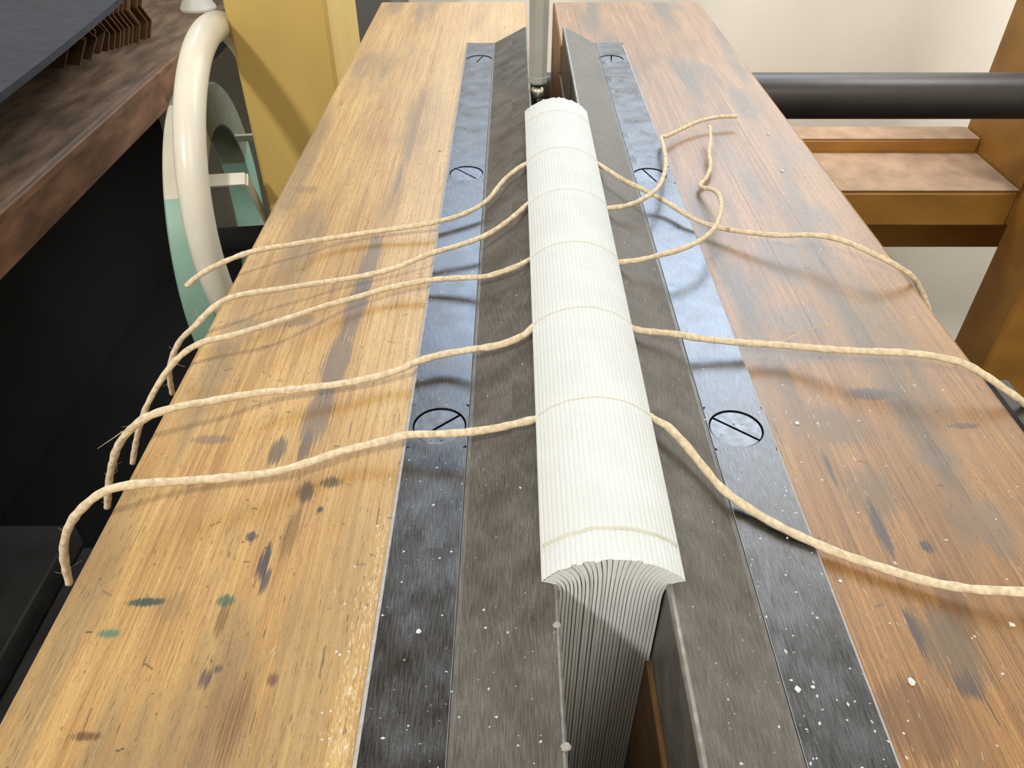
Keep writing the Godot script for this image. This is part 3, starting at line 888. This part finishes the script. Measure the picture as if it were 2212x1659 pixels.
func build_left() -> void:
	# the tall post
	var post := thing("timber_post", "tall ochre painted square post rising behind the white wheel", "post", V(-0.177, -0.95, -0.68))
	obj("shaft", boxed(V(-0.039, 0.0, -0.060), V(0.0383, 2.7, 0.060), 0.003), M.ochre, post)
	# the wheel
	var yaw := -0.1398
	var n := V(-cos(yaw), 0, -sin(yaw))
	var c := V(-0.2245, -0.1372, -0.6016)
	var wheel := thing("handwheel", "large upright wheel with white tubular rim and mint green and white drum", "wheel", c)
	var o := Vector3.ZERO
	var st := begin(false)
	var pts := PackedVector3Array()
	for k in 97:
		pts.append(wheel_point(o, 0.12, TAU * k / 96, -0.05))
	tube(st, pts, 0.0107, 20, 0, 1.0, false, false)
	obj("rim", st, M.enamel, wheel)
	var dc := V(-0.2477, -0.2172, -0.6552) - c + n * 0.0122
	obj("drum", ring_band(dc, n, 0.14, 0.1025, PI * 0.77, PI * 2.0 + 0.35, 0.0245, 200), M.mint, wheel, "mint green part of the drum")
	obj("drum", ring_band(dc, n, 0.14, 0.1025, 0.35, PI * 0.56, 0.0245, 60), M.olive, wheel, "shaded part of the drum, shade put into its grey green colour")
	obj("drum", ring_band(dc, n, 0.14, 0.1025, PI * 0.56, PI * 0.77, 0.0245, 40), M.drum_white, wheel, "cream part of the drum")
	# bent flat brackets from the drum towards the hub
	for a in [2.18, 0.70, 3.9, 5.2]:
		st = begin()
		var e := wheel_point(dc + n * 0.004, 0.1035, a)
		var f := wheel_point(dc - n * 0.030, 0.1035, a)
		var g := wheel_point(dc - n * 0.030, 0.008, a)
		var along := (wheel_point(Vector3.ZERO, 1.0, a + PI / 2)).normalized() * 0.0055
		var thick := n * 0.0022
		var inw := (wheel_point(Vector3.ZERO, 1.0, a)).normalized() * 0.0022
		for pair in [[e, f, inw], [f - n * 0.0022, g - n * 0.0022, thick]]:
			var p: Vector3 = pair[0]
			var q: Vector3 = pair[1]
			var w: Vector3 = pair[2]
			var v := [p - along, p + along, q + along, q - along]
			var nn: Vector3 = (v[1] - v[0]).cross(v[2] - v[0])
			if nn.dot(w) < 0:
				w = w
			var t := [v[0] + w, v[1] + w, v[2] + w, v[3] + w]
			var up: bool = nn.dot(w) > 0
			var faces := [[t[0], t[1], t[2], t[3]], [v[3], v[2], v[1], v[0]], [v[0], v[1], t[1], t[0]], [v[1], v[2], t[2], t[1]], [v[2], v[3], t[3], t[2]], [v[3], v[0], t[0], t[3]]]
			for q4 in faces:
				if up:
					quad(st, q4[0], q4[1], q4[2], q4[3])
				else:
					quad(st, q4[3], q4[2], q4[1], q4[0])
		obj("spoke", st, M.enamel, wheel)
	st = begin(false)
	tube(st, PackedVector3Array([dc - n * 0.0335, dc + n * 0.05]), 0.0115, 24)
	obj("axle", st, M.black, wheel)
	# the bench
	var bench := thing("workbench", "dark worn wooden workbench at upper left with thick front edge", "workbench", V(-0.8, -0.95, -0.4))
	obj("top", boxed(V(-0.95, 0.795, -0.85), V(0.4205, 0.832, 0.95), 0.0025), M.bench, bench)
	obj("front_edge", boxed(V(0.4210, 0.7925, -0.53), V(0.4255, 0.8318, 0.95), 0.0015), M.bench_edge, bench)
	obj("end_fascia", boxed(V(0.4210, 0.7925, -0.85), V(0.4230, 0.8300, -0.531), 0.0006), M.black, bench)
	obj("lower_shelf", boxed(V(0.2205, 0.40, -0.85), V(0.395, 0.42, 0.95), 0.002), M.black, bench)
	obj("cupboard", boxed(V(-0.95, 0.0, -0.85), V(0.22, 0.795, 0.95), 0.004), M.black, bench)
	# what stands on it
	var board := thing("cloth_board", "dark slate blue cloth covered board at upper left lying over corrugated card", "board", V(-0.62, -0.066, -0.86))
	st = begin()
	var rim := PackedVector2Array()
	for k in 13:
		var t := k / 12.0
		rim.append(Vector2(0.199 + 0.034 * t + 0.004 * sin(PI * t), lerpf(-0.07, 0.36, t)))
	rim.append_array(PackedVector2Array([Vector2(-0.2, 0.36), Vector2(-0.2, -0.07)]))
	var flat := PackedVector2Array()
	for k in range(0, rim.size()):
		flat.append(rim[k])
	var ft := begin()
	prism(ft, flat, 0.0, 0.006)
	var bo := obj("cover", ft, M.navy, board)
	bo.rotation = V(PI / 2, 0, 0)
	bo.position = V(0, 0.006, 0.03)
	obj("spacer", boxed(V(-0.19, -0.052, 0.05), V(-0.05, 0.0, 0.33), 0.003), M.black, board)
	var card := thing("corrugated_card", "heap of brown corrugated cardboard standing on the bench under the dark board", "cardboard", V(-0.428, -0.118, -0.963))
	card.rotation.y = -1.965
	var rng := RandomNumberGenerator.new()
	rng.seed = 77
	for k in 19:
		st = begin()
		var x0 := 0.0066 * k
		var lower := k > 9
		var out := rng.randf_range(-0.004, 0.004) if not lower else rng.randf_range(-0.012, 0.012)
		var steps := 3 if not lower else 2
		var rise := 0.0172 if not lower else rng.randf_range(0.016, 0.024)
		var prev := Vector2.ZERO
		for i in steps + 1:
			var p := Vector2(x0 + (0.0048 if i % 2 == 0 else -0.0048) * (1.0 if not lower else 1.7), rise * i)
			if i > 0:
				var w := 0.0013
				var e := (p - prev).normalized()
				var sd := Vector2(-e.y, e.x) * w * 0.5
				var a := prev + sd
				var b := prev - sd
				var c2 := p - sd
				var d := p + sd
				prism(st, PackedVector2Array([a, b, c2, d]), out, out + 0.09)
			prev = p
		obj("sheet", st, M.card, card)
	var cup := thing("white_cup", "small white pot with flared foot on the bench by the post", "pot", V(-0.413, -0.118, -1.092))
	st = begin(false)
	lathe(st, [Vector2(0.0, 0.07), Vector2(0.014, 0.07), Vector2(0.014, 0.03), Vector2(0.016, 0.014), Vector2(0.0225, 0.004), Vector2(0.0230, 0.0), Vector2(0.0, 0.0)], Transform3D.IDENTITY, 36)
	obj("body", st, M.cup, cup)
	# below and behind
	var cab := thing("grey_cabinet", "plain dark grey cabinet against the back wall beside the ochre post", "cabinet", V(-0.45, -0.95, -1.24))
	obj("body", boxed(V(0.09, 0.0, -0.095), V(0.285, 1.9, 0.09), 0.004), M.cabinet, cab)
	for k in 2:
		var plank := thing("grey_board", ["wide grey board lying on the dark lower shelf of the bench", "narrow grey board lying on the dark lower shelf, nearer the press"][k], "board", V([-0.513, -0.4375][k], -0.53, -0.37))
		var hw: float = [0.042, 0.0125][k]
		obj("panel", boxed(V(-hw, 0.0, -0.17 + 0.03 * k), V(hw, 0.03, 0.22), 0.002), M.charcoal, plank)

func build_right() -> void:
	var s := 1.2
	var f := thing("wooden_frame", "ochre brown wooden frame with deep dusty rail behind the right side of the press", "frame", V(0.6, -0.95, -0.84))
	var y := func(v: float) -> float:
		return 0.14 - (0.14 - v) * s + 0.95
	var zf := 0.0
	var zb := -0.0935 * s
	# rail: board lying flat, its worn dusty top, a raised ledge at the back and an apron under it
	obj("rail", boxed(V(-0.72, y.call(-0.229), zb), V(0.0, y.call(-0.1915), zf), 0.003), M.frame_paint, f)
	obj("rail_top", boxed(V(-0.72, y.call(-0.1912), zb + 0.001), V(-0.001, y.call(-0.1895), zf - 0.001), 0.0008), M.dusty, f, "dusty pale top of the rail")
	obj("ledge", boxed(V(-0.72, y.call(-0.229), zb - 0.036 * s), V(0.0, y.call(-0.1745) - 0.002, zb - 0.0005), 0.002), M.frame_paint, f)
	obj("ledge_top", boxed(V(-0.72, y.call(-0.1745) - 0.0018, zb - 0.035 * s), V(-0.001, y.call(-0.1745), zb - 0.001), 0.0008), M.dusty, f, "dusty pale top of the ledge")
	obj("apron", boxed(V(-0.72, 0.5624, zb - 0.02), V(0.12, y.call(-0.2295), zb + 0.012), 0.002), M.frame_paint, f)
	# right hand end: leg and upright
	obj("leg", boxed(V(0.0, 0.0, 0.0005), V(0.075, y.call(-0.10), 0.077), 0.003), M.frame_paint, f)
	obj("upright", boxed(V(0.0005, y.call(-0.229), zb - 0.036 * s), V(0.14, 1.35, 0.0), 0.003), M.frame_paint, f)
	obj("side_panel", boxed(V(0.0755, 0.0, 0.001), V(0.30, y.call(-0.14), 0.03), 0.003), M.frame_paint, f)
	obj("leg", boxed(V(-0.72, 0.0, -0.10), V(-0.66, 0.56, -0.03), 0.003), M.frame_paint, f)
	# the pipe
	var pipe := thing("steel_pipe", "thick black steel pipe running level in front of the wooden frame", "pipe", V(0.4, -0.0978, -0.70))
	var st := begin(false)
	lathe(st, [Vector2(0.0, 0.60), Vector2(0.0192, 0.60), Vector2(0.0198, 0.598), Vector2(0.0198, -0.46), Vector2(0.0192, -0.462), Vector2(0.0, -0.462)], Transform3D(Basis(Vector3.BACK, -PI / 2), Vector3.ZERO), 40)
	obj("tube", st, M.black_steel, pipe)
	obj("bracket", boxed(V(0.235, -0.03, -0.0625), V(0.265, 0.026, 0.0), 0.003), M.black_steel, pipe)

func crumb(called: String, label: String, category: String, x: float, yy: float, z: float, r: float, sd: int, m: Material, group := "") -> void:
	var rng := RandomNumberGenerator.new()
	rng.seed = sd
	var st := begin()
	var rings := []
	var kx := rng.randf_range(0.8, 1.5)
	var kz := rng.randf_range(0.8, 1.4)
	for i in 4:
		var row := []
		var h: float = [0.0, 0.25, 0.6, 0.85][i]
		var w: float = [0.8, 1.0, 0.75, 0.25][i]
		for k in 8:
			var a := TAU * k / 8
			var q := r * w * rng.randf_range(0.75, 1.2)
			row.append(V(q * kx * cos(a), r * h, q * kz * sin(a)))
		rings.append(row)
	for i in 3:
		for k in 8:
			var j := (k + 1) % 8
			quad(st, rings[i][j], rings[i][k], rings[i + 1][k], rings[i + 1][j])
	for k in range(1, 7):
		tri(st, rings[3][0], rings[3][k + 1], rings[3][k])
		tri(st, rings[0][0], rings[0][k], rings[0][k + 1])
	var o := obj(called, st, m)
	o.position = V(x, yy, z)
	tag(o, label, category, group)

func build_crumbs() -> void:
	var spots := [[0.1229, -0.3587, 0.0007, "pale paper crumb near the top end of the right cheek"], [0.1180, -0.3165, 0.0008, "elongated paper crumb on the right cheek below the curled cord end"], [0.0774, -0.1534, 0.0006, "paper crumb on the right cheek beside the large slotted screw"], [0.0782, -0.0783, 0.0007, "largest paper crumb low on the right cheek"], [0.0721, -0.1021, 0.0004, "tiny crumb beside the lowest cord on the right cheek"], [0.1042, -0.0912, 0.0005, "paper crumb by the right edge of the picture"]]
	for k in spots.size():
		var s: Array = spots[k]
		crumb("paper_crumb", s[3], "crumb", s[0], 0.0, s[1], s[2], 300 + k, M.paper)
	var onsteel := [[0.0554, -0.0768, 0.0006, "white crumb low on the right steel strip, next to a smaller one"], [0.0585, -0.0773, 0.0004, "small round crumb low on the right steel strip"], [-0.0193, -0.0895, 0.0005, "paper crumb low on the left steel strip"]]
	for k in onsteel.size():
		var s: Array = onsteel[k]
		crumb("paper_crumb", s[3], "crumb", s[0] * 0.99, 0.0015, s[1] * 0.99, s[2], 320 + k, M.paper)
	crumb("glue_drop", "rounded drop of dried white glue on the left jaw edge", "glue", 0.0086, 0.0110, -0.0840, 0.0007, 340, M.glue)
	crumb("glue_lump", "jagged lump of dried white glue at the bottom of the left jaw edge", "glue", 0.0090, 0.0110, -0.0605, 0.0009, 341, M.glue)
	# the fine dust nobody could count
	var st := begin()
	var rng := RandomNumberGenerator.new()
	rng.seed = 9
	for k in 520:
		var x := 0.0
		var y := 0.0
		var z := -0.055 - 0.33 * pow(rng.randf(), 1.7)
		var r := rng.randf()
		if r < 0.30:
			x = rng.randf_range(0.052, 0.069)
			y = 0.0015
		elif r < 0.5:
			x = rng.randf_range(0.071, 0.136)
		elif r < 0.66:
			x = -0.0288 - 0.008 * rng.randf() * rng.randf()
		elif r < 0.84:
			x = rng.randf_range(-0.028, -0.0115)
			y = 0.0015
		elif r < 0.92:
			x = rng.randf_range(-0.010, 0.005)
			y = 0.0017 + (x + 0.0102) / 0.0185 * 0.0093
		else:
			x = rng.randf_range(0.036, 0.050)
			y = 0.0110 - (x - 0.0322) / 0.0187 * 0.0093
		var q := rng.randf_range(0.00010, 0.00030)
		var a := rng.randf_range(0, TAU)
		var e := V(cos(a), 0, sin(a)) * q * rng.randf_range(0.8, 2.2)
		var g := V(-sin(a), 0, cos(a)) * q
		var p := V(x, y, z)
		var t := p + V(0, q * 0.8, 0)
		for c in [[e, g], [g, -e], [-e, -g], [-g, e]]:
			tri(st, p + c[1], p + c[0], t)
			tri(st, p, p + c[0], p + c[1])
	var o := obj("paper_dust", st, M.paper)
	tag(o, "fine white paper dust scattered over the wood and steel of the press", "dust", "", "stuff")
